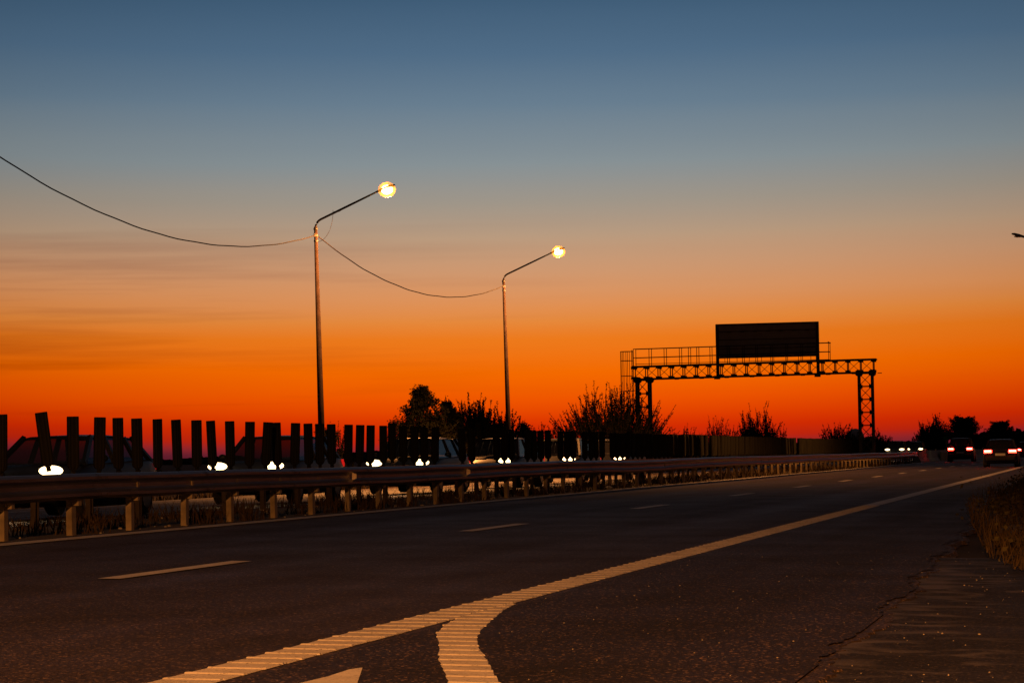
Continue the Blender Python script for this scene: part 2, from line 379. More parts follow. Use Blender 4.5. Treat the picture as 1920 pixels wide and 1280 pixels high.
# ------------------------------------------------------------------ guardrails
WB = [(-0.156,0.0),(-0.150,0.022),(-0.118,0.062),(-0.082,0.062),(-0.050,0.018),(-0.024,0.0),(0.024,0.0),(0.050,0.018),(0.082,0.062),(0.118,0.062),(0.150,0.022),(0.156,0.0)]
def wbeam(b, x0, side, zc, ys, dev):
    v = []; f = []; n = len(WB)
    for y in ys:
        dx, dz = dev(y)
        for h, d in WB: v.append((x0+dx+side*d, y, zc+dz+h))
        for h, d in WB: v.append((x0+dx+side*(d-0.008), y, zc+dz+h))
    m = 2*n
    for j in range(len(ys)-1):
        for i in range(n-1):
            f.append((j*m+i, j*m+i+1, (j+1)*m+i+1, (j+1)*m+i)); f.append((j*m+n+i, (j+1)*m+n+i, (j+1)*m+n+i+1, j*m+n+i+1))
        f.append((j*m, (j+1)*m, (j+1)*m+n, j*m+n)); f.append((j*m+n-1, j*m+2*n-1, (j+1)*m+2*n-1, (j+1)*m+n-1))
    b.add(v, f)
def c_post(side):
    b = MB(); w, d, t = 0.07, 0.12, 0.005; h = 0.62
    # sigma section: web, two flanges, two lips
    b.box(-t/2, t/2, -d/2, d/2, -0.15, h)
    b.box(-side*w if side > 0 else 0, 0 if side > 0 else -side*w, -d/2-t, -d/2, -0.15, h)
    b.box(-side*w if side > 0 else 0, 0 if side > 0 else -side*w, d/2, d/2+t, -0.15, h)
    x = -side*w
    b.box(x-t/2, x+t/2, -d/2, -d/2+0.022, -0.15, h); b.box(x-t/2, x+t/2, d/2-0.022, d/2, -0.15, h)
    # spacer block to the beam
    b.box(*( (t/2, 0.085) if side > 0 else (-0.085, -t/2) ), -0.045, 0.045, 0.36, 0.60)
    return b
def dev_near(y):
    d = 0.010*math.sin(y*0.31)+0.006*math.sin(y*0.9+1)
    z = 0.009*math.sin(y*0.23+0.5)+0.004*math.sin(y*1.1)
    z -= 0.030*math.exp(-((y-69)/5.5)**2)
    return d, z
near = empty('guardrail', (0, 0, 0), label='near W-beam steel guardrail with pale C-shaped posts beside the white edge line', cat='guardrail')
NX = -12.02; BZ = 0.5
b = MB(); ysn = [16+0.5*i for i in range(0, 320)]+[176, 178.0]
wbeam(b, NX, 1, 0.2016+0.565, ysn, dev_near)
y = 18.3                                                       # splices and bolt heads every four metres
while y < 176:
    dx, dz = dev_near(y)
    for sy in (-0.1, 0.1):
        for h in (-0.10, 0.10): b.tube([(NX+dx+0.058, y+sy, 0.7666+dz+h), (NX+dx+0.074, y+sy, 0.7666+dz+h)], 0.013, 6)
    y += 4
b.build('beam', M['galv'], near)
y = 18.3; first = None
while y < 176:
    if first is None:
        b = MB(); wbeam(b, 0.005, 1, 0, [-0.17, 0, 0.17], lambda q: (0, 0)); first = o = b.build('splice_plate', M['galv'], near)
    else: o = first.copy(); col.objects.link(o); o.parent = near
    dx, dz = dev_near(y); o.location = (NX+dx, y, 0.7666+dz); y += 4
cp = c_post(1); first = None
for i in range(79):
    y = 27.7+1.98*(i-3)
    if y > 177: break
    if first is None: first = o = cp.build('post', M['galv2'], near)
    else: o = first.copy(); col.objects.link(o); o.parent = near
    o.location = (NX-0.085, y+R.uniform(-0.06, 0.06), 0.2+R.uniform(-0.015, 0.01)); o.rotation_euler = (R.uniform(-.012,.012), R.uniform(-.012,.012), R.uniform(-.06,.06))
for yy, lab in ((41.35, 'reflector on the beam nearer the camera'), (49.3, 'reflector on the beam farther from the camera')):
    b = MB(); z = 0.77
    b.add([(NX+0.03,yy,z-0.065),(NX+0.105,yy,z-0.035),(NX+0.105,yy,z+0.035),(NX+0.03,yy,z+0.065),(NX+0.03,yy+0.006,z-0.065),(NX+0.105,yy+0.006,z-0.035),(NX+0.105,yy+0.006,z+0.035),(NX+0.03,yy+0.006,z+0.065)],
          [(0,1,2,3),(7,6,5,4),(0,4,5,1),(1,5,6,2),(2,6,7,3),(3,7,4,0)])
    b.build('reflector', M['refl'], near)

rear = empty('guardrail_with_glare_screen', (0, 0, 0), label='rear steel guardrail in the median carrying a row of upright dark green glare panels', cat='guardrail')
RX = -14.32
b = MB(); wbeam(b, RX, -1, 0.2016+0.53, [16+1.0*i for i in range(160)], lambda y: (0.012*math.sin(y*0.37+2), 0.010*math.sin(y*0.21+1)))
b.build('beam', M['galv'], rear)
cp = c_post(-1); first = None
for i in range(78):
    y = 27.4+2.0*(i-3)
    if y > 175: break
    if first is None: first = o = cp.build('post', M['shadedpost'], rear)
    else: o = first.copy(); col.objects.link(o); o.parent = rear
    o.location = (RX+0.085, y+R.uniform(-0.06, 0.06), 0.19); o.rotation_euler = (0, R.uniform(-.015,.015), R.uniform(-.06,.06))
b = MB().box(RX+0.03, RX+0.10, 16, 174, 0.862, 0.902); b.build('mounting_rail', M['galv'], rear)
def panel_mb():
    b = MB(); w = 0.172; h = 0.80; n = 9; v = []; f = []
    zs = [0.0, 0.035, 0.06, 0.10, 0.4, h-0.012, h]
    hw = [0.028, 0.034, w*0.40, w/2, w/2, w/2, w/2-0.006]
    for side in (0, 1):
        for z, q in zip(zs, hw):
            for i in range(n):
                t = -1+2*i/(n-1)
                yb = -0.022*t*t + (0.006 if i % 2 else 0.0)
                v.append((t*q, yb+(0.014 if side else -0.0), z))
    m = len(zs)*n
    for j in range(len(zs)-1):
        for i in range(n-1):
            a = j*n+i; f.append((a, a+1, a+n+1, a+n)); f.append((m+a, m+a+n, m+a+n+1, m+a+1))
        a = j*n; f.append((a, a+n, m+a+n, m+a)); a = j*n+n-1; f.append((a, m+a, m+a+n, a+n))
    for i in range(n-1):
        a = (len(zs)-1)*n+i; f.append((a, a+1, m+a+1, m+a)); f.append((i, m+i, m+i+1, i+1))
    # raised rim
    b.add(v, f); b.box(-0.03, 0.03, -0.035, 0.03, -0.03, 0.012); b.tube([(0,-0.045,0.03),(0,0.035,0.03)], 0.012, 6)
    return b
measured = [(32.8,-.01),(34.4,-.125),(35.3,0),(36.3,.03),(37.1,.0),(37.9,-.015),(38.8,-.025),(39.7,-.035),(40.6,0),(41.4,-.04),(42.3,0),(43.3,.015),(44.2,.06),(44.9,-.012),(45.9,.035),
            (46.8,-.01),(47.5,0),(48.3,0),(49.4,.03),(50.2,.03),(51.0,.022),(52.0,.022),(52.7,.0),(53.6,-.01),(54.5,0)]
gaps = [(56.3,57.5),(60.0,61.0),(63.5,64.5),(67.9,68.9),(71.4,72.7),(75.9,76.9),(96.4,97.3),(125.8,127.0)]
Y = [(y*0.99, t, 0.0) for y, t in measured]; Y[22] = (52.17, 0.0, 0.06); Y[1] = (34.06, -.125, 0.055)
for q in (30.6, 31.5): Y.append((q, 0.01, 0))
y = 54.8
while y < 172.0:
    if not any(a < y < c for a, c in gaps): Y.append((y, R.gauss(0, 0.018), R.uniform(-0.015, 0.012)))
    y += 0.86+R.uniform(-0.09, 0.09)
Y.sort()
pm = panel_mb(); first = None
for i, (y, t, dz) in enumerate(Y[:100]):
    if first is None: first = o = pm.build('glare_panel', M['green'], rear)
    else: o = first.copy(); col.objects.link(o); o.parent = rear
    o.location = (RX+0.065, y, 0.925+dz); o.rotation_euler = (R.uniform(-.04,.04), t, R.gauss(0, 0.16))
    if abs(t) > 0.1: o['label'] = 'panel leaning to the left'
b = MB()
for (y, t, dz) in Y[100:]:
    m = Matrix.Translation((RX+0.065, y, 0.925+dz)) @ Matrix.Rotation(R.gauss(0,0.10), 4, 'Z') @ Matrix.Rotation(t, 4, 'Y')
    b.add([m @ Vector(p) for p in pm.v], pm.f)
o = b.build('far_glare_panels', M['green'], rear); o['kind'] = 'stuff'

# concrete barrier after the rail ends
cb = empty('concrete_barrier', (0, 0, 0), label='pale concrete median barrier beginning where the steel guardrail ends', cat='barrier')
def newjersey(b, x, y0, y1, h):
    pr = [(-0.30,0),(-0.30,0.08),(-0.17,0.30),(-0.10,h),(0.10,h),(0.17,0.30),(0.30,0.08),(0.30,0)]
    z = 0.19; n = len(pr)
    b.add([(x+p, y0, z+q) for p, q in pr]+[(x+p, y1, z+q) for p, q in pr], [tuple(range(n)), tuple(range(n,2*n))[::-1]]+[(i,n+i,n+(i+1)%n,(i+1)%n) for i in range(n)])
b = MB(); y = 178.6
while y < 470:
    newjersey(b, -12.1, y, y+5.96, 0.82); y += 6
b.build('wall', M['barrier'], cb, bevel=0.01)
b = MB()
for k in range(5): b.box(-11.80, -11.77, 200+8*k, 207.7+8*k, 0.24, 0.86)
b.build('lit_greenery_boards', M['litgreenery'], cb)  # added boards standing in for greenery lit by headlights
for y in (186, 200, 212, 240): MB().box(-12.14, -12.06, y, y+0.03, 1.012, 1.12).build('reflector', M['refl'], cb)

# ------------------------------------------------------------------ street lamps
def arm_path(s, L_=2.35, z0=9.35):
    p = [(0,0,z0-0.5),(0,0,z0+0.10)]
    for k in range(1, 7):
        a = k/6*math.radians(68); r = 0.34
        p.append((s*r*(1-math.cos(a)), 0, z0+0.10+r*math.sin(a)))
    x, _, z = p[-1]; x = abs(x); k = math.tan(math.radians(22.5))
    p.append((s*L_*0.55, 0, z+(L_*0.55-x)*k)); p.append((s*L_, 0, z+(L_-x)*k)); return p
def make_lamp(name, loc, s, label, group, lit=True, tilt=0.0, wires=True, power=LAMP_POWER, cone=156):
    root = empty(name, loc, 0, label, 'street lamp', group); root.rotation_euler = (0, tilt, 0)
    b = MB(); b.tube([(0,0,-0.6),(0,0,3),(0,0,9.5)], [0.135,0.115,0.062], 14); b.build('pole', M['concrete'], root, smooth=True)
    b = MB()
    for z in (9.42, 9.18, 8.98): b.tube([(0,0,z-0.03),(0,0,z+0.03)], 0.082, 12)
    b.bar((0.0,-0.16,9.16),(0.0,0.16,9.16),0.035); b.tube([(0,-0.17,9.12),(0,-0.17,9.24)], 0.03, 8); b.tube([(0,0.17,9.12),(0,0.17,9.24)], 0.03, 8)
    b.build('cable_bracket', M['steel'], root)
    p = arm_path(s); b = MB(); b.tube(p, [0.042]*2+[0.040]*7+[0.032]*(len(p)-9), 10); b.build('arm', M['steel'], root, smooth=True)
    ex, _, ez = p[-1]; k = math.tan(math.radians(17))
    # cobra head
    b = MB(); v = []; f = []; st = [(-0.06,0.035,0.03,0.03),(0.05,0.06,0.05,0.035),(0.16,0.10,0.07,0.045),(0.36,0.145,0.085,0.05),(0.55,0.12,0.075,0.045),(0.68,0.05,0.03,0.03)]
    n = 12
    for d, w, up, dn in st:
        for q in range(n):
            a = 2*math.pi*q/n; zz = math.sin(a)*(up if math.sin(a) > 0 else dn)
            v.append((ex+s*d, math.cos(a)*w, ez+d*k+zz))
    for j in range(len(st)-1):
        for q in range(n): f.append((j*n+q, j*n+(q+1)%n, (j+1)*n+(q+1)%n, (j+1)*n+q))
    f.append(tuple(range(n))); f.append(tuple((len(st)-1)*n+q for q in range(n)))
    hd = b.add(v, f).build('lamp_head', M['steel'] if lit else mat('grey lamp housing', (0.12,0.12,0.12), 0.5), root, smooth=True)
    c = (ex+s*0.38, 0, ez+0.38*k-0.06)
    if lit:
        gb = MB().ell(c, 0.34, 0.23, 0.28).build('glass_bowl', M['bowl'], hd, smooth=True); gb.visible_shadow = True
        MB().ell(c, 0.22, 0.14, 0.17).build('bulb', M['bulb'], hd, smooth=True)
        ld = bpy.data.lights.new('sodium_light', 'SPOT'); ld.energy = power; ld.color = LAMP_RGB; ld.shadow_soft_size = 0.16
        ld.spot_size = math.radians(cone); ld.spot_blend = 0.35
        lo = bpy.data.objects.new('sodium_light', ld); col.objects.link(lo); lo.parent = root; lo.location = (c[0]+s*0.05, 0, c[2]-0.26)
    else:
        MB().ell((c[0], 0, c[2]+0.02), 0.2, 0.1, 0.05).build('glass_bowl', mat('unlit lens', (0.8,0.78,0.74), 0.3), hd, smooth=True)
    if wires:
        b = MB(); q = [(s*(0.05+0.62*math.sin(t/10*math.pi/2)**1.0), 0.02, 8.95+(1.13)*(1-math.cos(t/10*math.pi/2))) for t in range(11)]
        b.tube(q, 0.008, 5)
        q = [(s*(0.70+0.42*t/8), 0.02, 10.03+0.16*t/8-0.10*math.sin(math.pi*t/8)) for t in range(9)]
        b.tube(q, 0.007, 5); b.build('drop_wire', M['wire'], root)
    return root
LX = -27.5
G = 'sodium street lamps along the far side of the opposite carriageway'
make_lamp('street_lamp', (LX, 91.05, 0.02), 1, 'taller of the two lit lamps in view, with a looping drop wire under its arm', G, tilt=-0.016)
make_lamp('street_lamp', (LX, 121.9, 0.02), 1, 'shorter of the two lit lamps in view, standing at the right end of the cables', G, tilt=-0.018, wires=False)
up = empty('utility_pole', (LX, 60.1, 0.3), 0, 'bare concrete pole just outside the left edge where the longer cable ends', 'pole')
MB().tube([(0,0,-0.9),(0,0,3),(0,0,9.5)], [0.135,0.115,0.062], 14).build('pole', M['concrete'], up, smooth=True)
b = MB(); b.tube([(0,0,9.13),(0,0,9.19)], 0.082, 12); b.bar((0.0,-0.16,9.16),(0.0,0.16,9.16),0.035); b.build('cable_bracket', M['steel'], up)
make_lamp('street_lamp', (3.4, -20.0, -0.1), -1, 'assumed street lamp, unseen behind the camera, added to light the foreground', None, wires=False, power=155000, cone=176)  # assumed lamp out of view, added to light the foreground
make_lamp('street_lamp', (-0.62, 120.3, -0.1), -1, 'unlit street lamp reaching in at the right edge of the picture with a pale lens', None, lit=False, wires=False)
def cable(y0, z0, y1, z1, sag, label):
    pts = []
    for i in range(41):
        t = i/40; pts.append((LX-0.13+0.012*math.sin(t*23), y0+(y1-y0)*t, z0+(z1-z0)*t-4*sag*t*(1-t)+0.008*math.sin(t*57)))
    b = MB(); b.tube(pts, 0.019, 6)
    o = b.build('overhead_cable', M['wire'], smooth=True); tag(o, label, 'cable', 'cables sagging between the street lamps')
cable(60.27, 9.50, 90.88, 9.19, 1.40, 'longer sagging cable from the left edge up to the nearer street lamp')
cable(91.22, 9.19, 121.73, 9.22, 1.25, 'sagging cable strung between the two lit street lamps')

# ------------------------------------------------------------------ gantry
GY = 155.4; GL, GR = -27.35, -12.95; D = 0.78
gan = empty('sign_gantry', ((GL+GR)/2, GY, 0), label='dark steel lattice gantry spanning the opposite carriageway with railing and ladder', cat='gantry')
off = Vector(gan.location)
def G_(b, name, **k):
    b.v = [tuple(Vector(p)-off) for p in b.v]; return b.build(name, M['steel'], gan, **k)
zt = lambda x: 6.34+0.11*(x-GL)/(GR-GL); HB = 0.76
b = MB(); nb = 19; dx = (GR-GL)/nb
for y in (GY, GY+D):
    b.bar((GL-0.05, y, zt(GL)), (GR+0.18, y, zt(GR)), 0.10, 0.12); b.bar((GL, y, zt(GL)-HB), (GR, y, zt(GR)-HB), 0.10, 0.10)
    for i in range(nb+1):
        x = GL+dx*i; b.bar((x, y, zt(x)-0.05), (x, y, zt(x)-HB+0.05), 0.055, 0.055)
        for zz in (zt(x)-0.07, zt(x)-HB+0.07):
            b.prism([(x-0.13, y-0.034), (x+0.13, y-0.034), (x+0.13, y-0.04), (x-0.13, y-0.04)], zz-0.08, zz+0.08)
        if i < nb and y == GY:
            x2 = x+dx; b.bar((x, y, zt(x)-0.04), (x2, y+0.01, zt(x2)-HB+0.04), 0.027); b.bar((x, y-0.01, zt(x)-HB+0.04), (x2, y, zt(x2)-0.04), 0.027)
for i in range(nb+1):
    x = GL+dx*i
    for z in (zt(x), zt(x)-HB): b.bar((x, GY, z), (x, GY+D, z), 0.05)
    if i < nb: b.bar((x, GY, zt(x)-HB), (x+dx, GY+D, zt(x)-HB), 0.035)
    if i % 2: b.box(x+0.25, x+0.5, GY-0.05, GY+0.1, zt(x)-HB-0.09, zt(x)-HB-0.05)
G_(b, 'truss')
def leg(x0, x1, zb, ztop):
    b = MB(); n = max(1, round((ztop-zb)/0.76)); dz = (ztop-zb)/n
    for y in (GY, GY+D):
        for x in (x0, x1):
            b.bar((x, y, zb), (x, y, ztop), 0.12, 0.12)
        for i in range(n+1):
            z = zb+dz*i; b.bar((x0, y, z), (x1, y, z), 0.06)
            for x, q in ((x0, 1), (x1, -1)): b.prism([(x+q*0.04, y-0.064), (x+q*0.17, y-0.064), (x+q*0.17, y-0.07), (x+q*0.04, y-0.07)][::q], z-0.11, z+0.11)
            if i < n and y == GY: b.bar((x0, y, z), (x1, y+0.01, z+dz), 0.036); b.bar((x0, y-0.01, z+dz), (x1, y, z), 0.036)
    for i in range(n+1):
        for x in (x0, x1):
            z = zb+dz*i; b.bar((x, GY, z), (x, GY+D, z), 0.05)
            if i < n: b.bar((x, GY, z), (x, GY+D, z+dz), 0.03)
    for x in (x0, x1):
        for y in (GY-0.075, GY+D+0.075): b.disc((x, y, ztop+0.02), 0.20, (0,1,0), 0.02, 18)
    b.box(x0-0.25, x1+0.25, GY-0.25, GY+D+0.25, zb-0.4, zb+0.02)
    return b
G_(leg(GL+0.18, GL+0.93, -0.1, zt(GL)-HB-0.06), 'leg')
G_(leg(GR-0.88, GR-0.10, 0.25, zt(GR)-HB-0.06), 'leg')
b = MB(); xe = -15.55
xs_ = [GL+0.02+0.02, GL+1.0, GL+1.92, GL+2.85, GL+3.4, GL+3.9, GL+4.7, -21.6, -20.7, -19.9, -19.0, -18.1, -17.2, -16.3, xe]
for y, dzz in ((GY-0.06, 0.0), (GY+D+0.06, 0.02)):
    for x in xs_: b.bar((x, y, zt(x)), (x, y, zt(x)+1.06+dzz), 0.035)
    for h in (1.06, 0.53): b.tube([(xs_[0], y, zt(xs_[0])+h+dzz), (xe, y, zt(xe)+h+dzz)], 0.026, 6)
for h in (1.06, 0.53): b.tube([(xe, GY-0.06, zt(xe)+h), (xe, GY+D+0.06, zt(xe)+h)], 0.03, 6)
for x, y in ((xe, GY-0.06), (xe, GY+D+0.06)): b.ell((x, y, zt(x)+1.08), 0.05, 0.05, 0.05, 8, 6)
G_(b, 'railing')
b = MB(); b.box(GL+0.1, xe, GY+0.10, GY+D-0.10, 6.50, 6.515)
G_(b, 'walkway')
b = MB(); lx = GL-0.10; yy = GY+0.35
for y in (yy-0.2, yy+0.2): b.tube([(lx, y, 0.3), (lx, y, 7.35)], 0.022, 6)
z = 0.4
while z < 6.4: b.tube([(lx, yy-0.2, z), (lx, yy+0.2, z)], 0.014, 6); z += 0.3
G_(b, 'ladder')
b = MB(); cx = lx-0.36; r = 0.36
ang = [math.radians(a) for a in (70, 105, 140, 180, 220, 255, 290)]
for a in ang: b.tube([(cx+0.0+r*math.cos(a), yy+r*math.sin(a), 2.4), (cx+r*math.cos(a), yy+r*math.sin(a), 7.28)], 0.016, 6)
z = 7.28
for z in (7.28, 6.72, 5.80, 4.88, 3.96, 3.04, 2.4):
    pts = [(cx+r*math.cos(math.radians(a)), yy+r*math.sin(math.radians(a)), z) for a in range(60, 301, 20)]
    pts = [(lx, yy+0.2, z)]+pts+[(lx, yy-0.2, z)]; b.tube(pts, 0.018, 6)
G_(b, 'ladder_cage')
sg = empty('road_sign', (-19.5, GY+D+0.2, 6.7), label='large dark rectangular sign board standing on the gantry, seen from behind', cat='sign')
so = Vector(sg.location)
def S_(b, name, m, **k):
    b.v = [tuple(Vector(p)-so) for p in b.v]; return b.build(name, m, sg, **k)
x0, x1 = -22.42, -16.22; ys = GY+D+0.25
b = MB(); b.box(x0+0.02, x1-0.02, ys, ys+0.05, 6.80, 8.76); S_(b, 'panel', M['signback'])
b = MB()
b.bar((x0, ys-0.04, 8.77), (x1, ys-0.04, 8.77), 0.10, 0.07); b.bar((x0+0.1, ys-0.04, 6.78), (x1-0.1, ys-0.04, 6.78), 0.08, 0.07)
for z in (7.3, 7.85, 8.35): b.bar((x0+0.1, ys-0.03, z), (x1-0.1, ys-0.03, z), 0.05, 0.05)
for i in range(7): b.box(x0+0.7+0.78*i, x0+0.95+0.78*i, ys-0.10, ys-0.06, 8.29, 8.37)
S_(b, 'frame', M['steel'])
for x in (x0+0.08, x1-0.08):
    b = MB(); b.bar((x, ys-0.06, 5.5), (x, ys-0.06, 8.80), 0.18, 0.14); b.box(x-0.22, x+0.15, ys-0.18, ys-0.14, 5.5, 5.72); S_(b, 'upright', M['steel'])
b = MB()
for i in range(8): x = x0+0.5+i*0.74; b.box(x, x+0.03, ys-0.04, ys-0.02, 6.5, 6.77)
S_(b, 'bracket', M['steel'])

# ------------------------------------------------------------------ small signs and silo in the distance
rs = empty('direction_sign', (-13.0, 238, 0.2), label='small green road sign, its unlit part coloured black, on two posts in the distant median', cat='sign')
MB().box(-0.66, 0.60, -0.03, 0.03, 1.72, 2.42).build('panel', M['black'], rs)  # unlit part of the green sign, its shade put into black
MB().box(-0.72, -0.30, -0.05, -0.04, 1.70, 2.02).build('lit_green_part', M['signgreen'], rs)  # the lit part of the sign, laid on as its own piece
for x in (-0.45, 0.45): MB().tube([(x,0.06,-0.2),(x,0.06,2.3)], 0.04, 8).build('post', M['galv2'], rs)
sl = empty('silo', (-60, 662, -0.4), label='pale round-topped silo on the horizon behind the right leg of the gantry', cat='silo')
b = MB(); v = []; f = []; n = 40
pr = [(2.25, 0), (2.25, 4.6), (2.1, 5.5), (1.7, 6.3), (1.1, 6.8), (0.4, 7.05), (0.05, 7.1)]
for r_, z in pr:
    for i in range(n): a = 2*math.pi*i/n; q = r_*(1+(0.012 if i % 2 else 0)); v.append((q*math.cos(a), q*math.sin(a), z))
for j in range(len(pr)-1):
    for i in range(n): f.append((j*n+i, j*n+(i+1)%n, (j+1)*n+(i+1)%n, (j+1)*n+i))
f.append(tuple((len(pr)-1)*n+i for i in range(n)))
b.add(v, f).build('body', M['silo'], sl)
b = MB(); b.bar((-2.3,-0.3,0),(-1.0,-0.3,6.9),0.08); b.bar((-2.3,0.3,0),(-1.0,0.3,6.9),0.08); b.build('ladder', M['steel'], sl)

# ------------------------------------------------------------------ trees and bushes
def shrub(name, x, y, h, w, label, cat, group=None, nb=40, leaf=0.09, dens=30, kind='spray', m='leaf', seed=1, px=1.0, floor=0.0):
    """branches fanning out from the base (or a trunk), every twig carrying its own small leaves"""
    rr = random.Random(seed); zb = gz(x)-0.08; leaf *= 0.80; dens = int(dens*1.55)
    root = empty(name, (x, y, zb), 0, label, cat, group)
    tb = MB(); v = []; f = []
    def leafs(p, n, spread, size):
        for _ in range(n):
            c = p+Vector((rr.gauss(0, spread), rr.gauss(0, spread), rr.gauss(0, spread*1.1)))
            a = Vector((rr.gauss(0,1), rr.gauss(0,1), rr.gauss(0,1)+0.4)).normalized(); q = a.cross(Vector((rr.gauss(0,1), rr.gauss(0,1), rr.gauss(0,1)))).normalized()
            s = size*rr.uniform(0.8, 1.6); k = len(v)
            v.extend([tuple(c-a*s*0.5), tuple(c+q*s*0.28), tuple(c+a*s*0.6), tuple(c-q*s*0.28)]); f.append((k, k+1, k+2, k+3))
    def twig(p0, d, length, r0, lf, bend, spread):
        pts = [p0]; rad = [r0]; n = 7; dd = d.copy()
        for i in range(n):
            dd = (dd+Vector((rr.gauss(0,0.08), rr.gauss(0,0.08), bend/n))).normalized()
            pts.append(pts[-1]+dd*length/n); rad.append(max(r0*(1-(i+1)/n*0.8), 0.004))
        tb.tube(pts, rad, 5, cap=False)
        for i in range(1, n+1):
            for _ in range(int(1.6*lf*(0.45+0.55*min(1, i/3))/n)+1):
                leafs(pts[i-1].lerp(pts[i], rr.random()), 1, spread*(1.3-0.85*i/n), leaf*(1.1-0.35*i/n))
        return pts
    if kind == 'spray':
        for i in range(nb):
            a = rr.uniform(0, 2*math.pi); t = rr.random()**0.6; reach = t*w/2
            hh = h*(0.62+0.38*rr.random())*math.sqrt(max(0.12, 1-(t*0.88)**2))
            tgt = Vector((math.cos(a)*reach, math.sin(a)*reach, hh)); p0 = Vector((math.cos(a), math.sin(a), 0))*rr.uniform(0, 0.16*w)+Vector((0,0,0.05))
            pts = twig(p0, (tgt-p0+Vector((0,0,-0.2*hh))).normalized(), (tgt-p0).length, 0.012+0.012*h/3, dens, 0.5, 0.042*px)
            for k in (3, 4, 5):
                d = (pts[k+1]-pts[k]).normalized()+Vector((rr.gauss(0,0.4), rr.gauss(0,0.4), rr.uniform(0,0.4)))
                twig(pts[k], d.normalized(), hh*rr.uniform(0.12, 0.3), 0.008, dens*0.45, 0.4, 0.045*px)
    else:
        tip = Vector((rr.uniform(-.1,.1)*w, 0, h*0.93)); tb.tube([(0,0,-0.1), tuple(tip*0.4), tuple(tip)], [0.03+0.025*h/3, 0.03*h/4, 0.01], 7)
        for i in range(nb):
            t = 0.12+0.88*(i+rr.random())/nb; p0 = tip*(t*0.93); a = rr.uniform(0, 2*math.pi)
            prof = {'cone': (1-t)**0.85+0.10, 'round': math.sqrt(max(0.04, 1-(2*t*0.95-0.95)**2))}[kind]
            d = Vector((math.cos(a), math.sin(a), rr.uniform(0.25, 1.0))).normalized()
            pts = twig(p0, d, w/2*prof*rr.uniform(0.7, 1.15), 0.02, dens, 0.3, 0.12*px)
            for k in (2, 4, 5, 6):
                q = (d+Vector((rr.gauss(0,0.6), rr.gauss(0,0.6), rr.uniform(0.1,0.9)))).normalized()
                twig(pts[k], q, w/2*prof*rr.uniform(0.25, 0.5)+0.1, 0.01, dens*0.6, 0.4, 0.10*px)
    kz = h/sorted(p[2] for p in v)[int(len(v)*0.985)]; rx = sorted(abs(p[0]) for p in v)[int(len(v)*0.985)]; kx = w/2/rx
    tb.v = [(p[0]*kx, p[1]*kx, p[2]*kz) for p in tb.v]; v = [(p[0]*kx, p[1]*kx, p[2]*kz) for p in v]
    MB().add(tb.v, tb.f).build('branches' if kind == 'spray' else 'trunk', M['bark'], root)
    MB().add(v, f).build('crown', M[m], root)
    return root
def at(px, lat): return -lat, lat*(5148/(2062-px)-0.2249)     # lateral distance and bearing -> a place on the plain
GB = 'bushes and small trees beyond the opposite carriageway'
def put(bear, lat, h, w, label, cat='bush', **k):
    x, y = at(bear, lat); return shrub('bush' if cat == 'bush' else 'tree', x, y, h+0.42, w, label, cat, GB, **k)
put(801, 35, 4.75, 3.5, 'tallest dark conical tree left of the second street lamp', 'tree', kind='cone', nb=64, dens=24, leaf=0.12, seed=3)
put(846, 35.5, 4.1, 2.6, 'narrow dark tree just right of the tall conical tree', 'tree', kind='cone', nb=44, dens=24, leaf=0.12, seed=4)
put(770, 36, 3.15, 2.8, 'low leafy bush at the left foot of the tall conical tree', kind='round', nb=50, dens=30, leaf=0.10, seed=5)
put(876, 36, 3.75, 3.4, 'broad upright bush in the middle of the clump left of the second lamp', kind='spray', nb=120, dens=48, leaf=0.12, seed=6)
put(910, 35.2, 3.7, 3.4, 'ragged bush between the clump and the second street lamp', kind='spray', nb=110, dens=46, leaf=0.12, seed=7)
put(936, 36.4, 3.4, 2.6, 'small bush directly beside the pole of the second street lamp', kind='spray', nb=70, dens=44, leaf=0.12, seed=8)
put(613, 40, 2.75, 1.6, 'small round bush behind the glare panels by the nearest street lamp', kind='round', nb=30, dens=24, leaf=0.10, seed=9)
put(640, 40.5, 2.45, 1.4, 'low bush right of the nearest street lamp behind the panels', kind='spray', nb=24, dens=22, leaf=0.09, seed=10)
put(984, 34, 3.0, 2.4, 'pointed bush just right of the second street lamp', kind='cone', nb=40, dens=24, leaf=0.10, seed=12)
put(1020, 35, 2.75, 2.6, 'low thin bush halfway between second lamp and the gantry', kind='spray', nb=50, dens=26, leaf=0.10, seed=13)
put(1050, 35.4, 2.5, 2.0, 'low bush touching the left edge of the big spiky bush', kind='spray', nb=34, dens=24, leaf=0.09, seed=14)
bx, by = at(1160, 26.6)
shrub('bush', -27.0, 146.0, 4.45, 5.9, 'largest bush, with many upright leafy shoots, in front of the left gantry leg', 'bush', GB, kind='spray', nb=210, dens=46, leaf=0.085, seed=21)
put(1282, 30, 2.75, 1.9, 'low bush showing just right of the big spiky bush', kind='spray', nb=40, dens=24, leaf=0.10, seed=15)
put(1318, 31, 2.3, 2.2, 'lowest scrub bush under the left half of the sign board', kind='spray', nb=36, dens=20, leaf=0.10, seed=16)
put(1354, 30, 3.4, 3.0, 'twiggy bush below the left edge of the sign board', kind='spray', nb=60, dens=20, leaf=0.10, seed=17)
put(1405, 30.6, 3.35, 2.4, 'thin bush below the middle of the sign board', kind='spray', nb=48, dens=24, leaf=0.11, seed=18)
put(1424, 30, 4.4, 3.2, 'taller spiky bush under the middle of the gantry beam', kind='spray', nb=70, dens=34, leaf=0.12, seed=19)
put(1456, 31, 3.7, 2.2, 'bare branching bush right of the taller spiky bush', kind='spray', nb=28, dens=18, leaf=0.12, seed=20)
put(1572, 30, 3.7, 4.6, 'dark bush left of the silo on the horizon', kind='spray', nb=70, dens=26, leaf=0.16, seed=22)
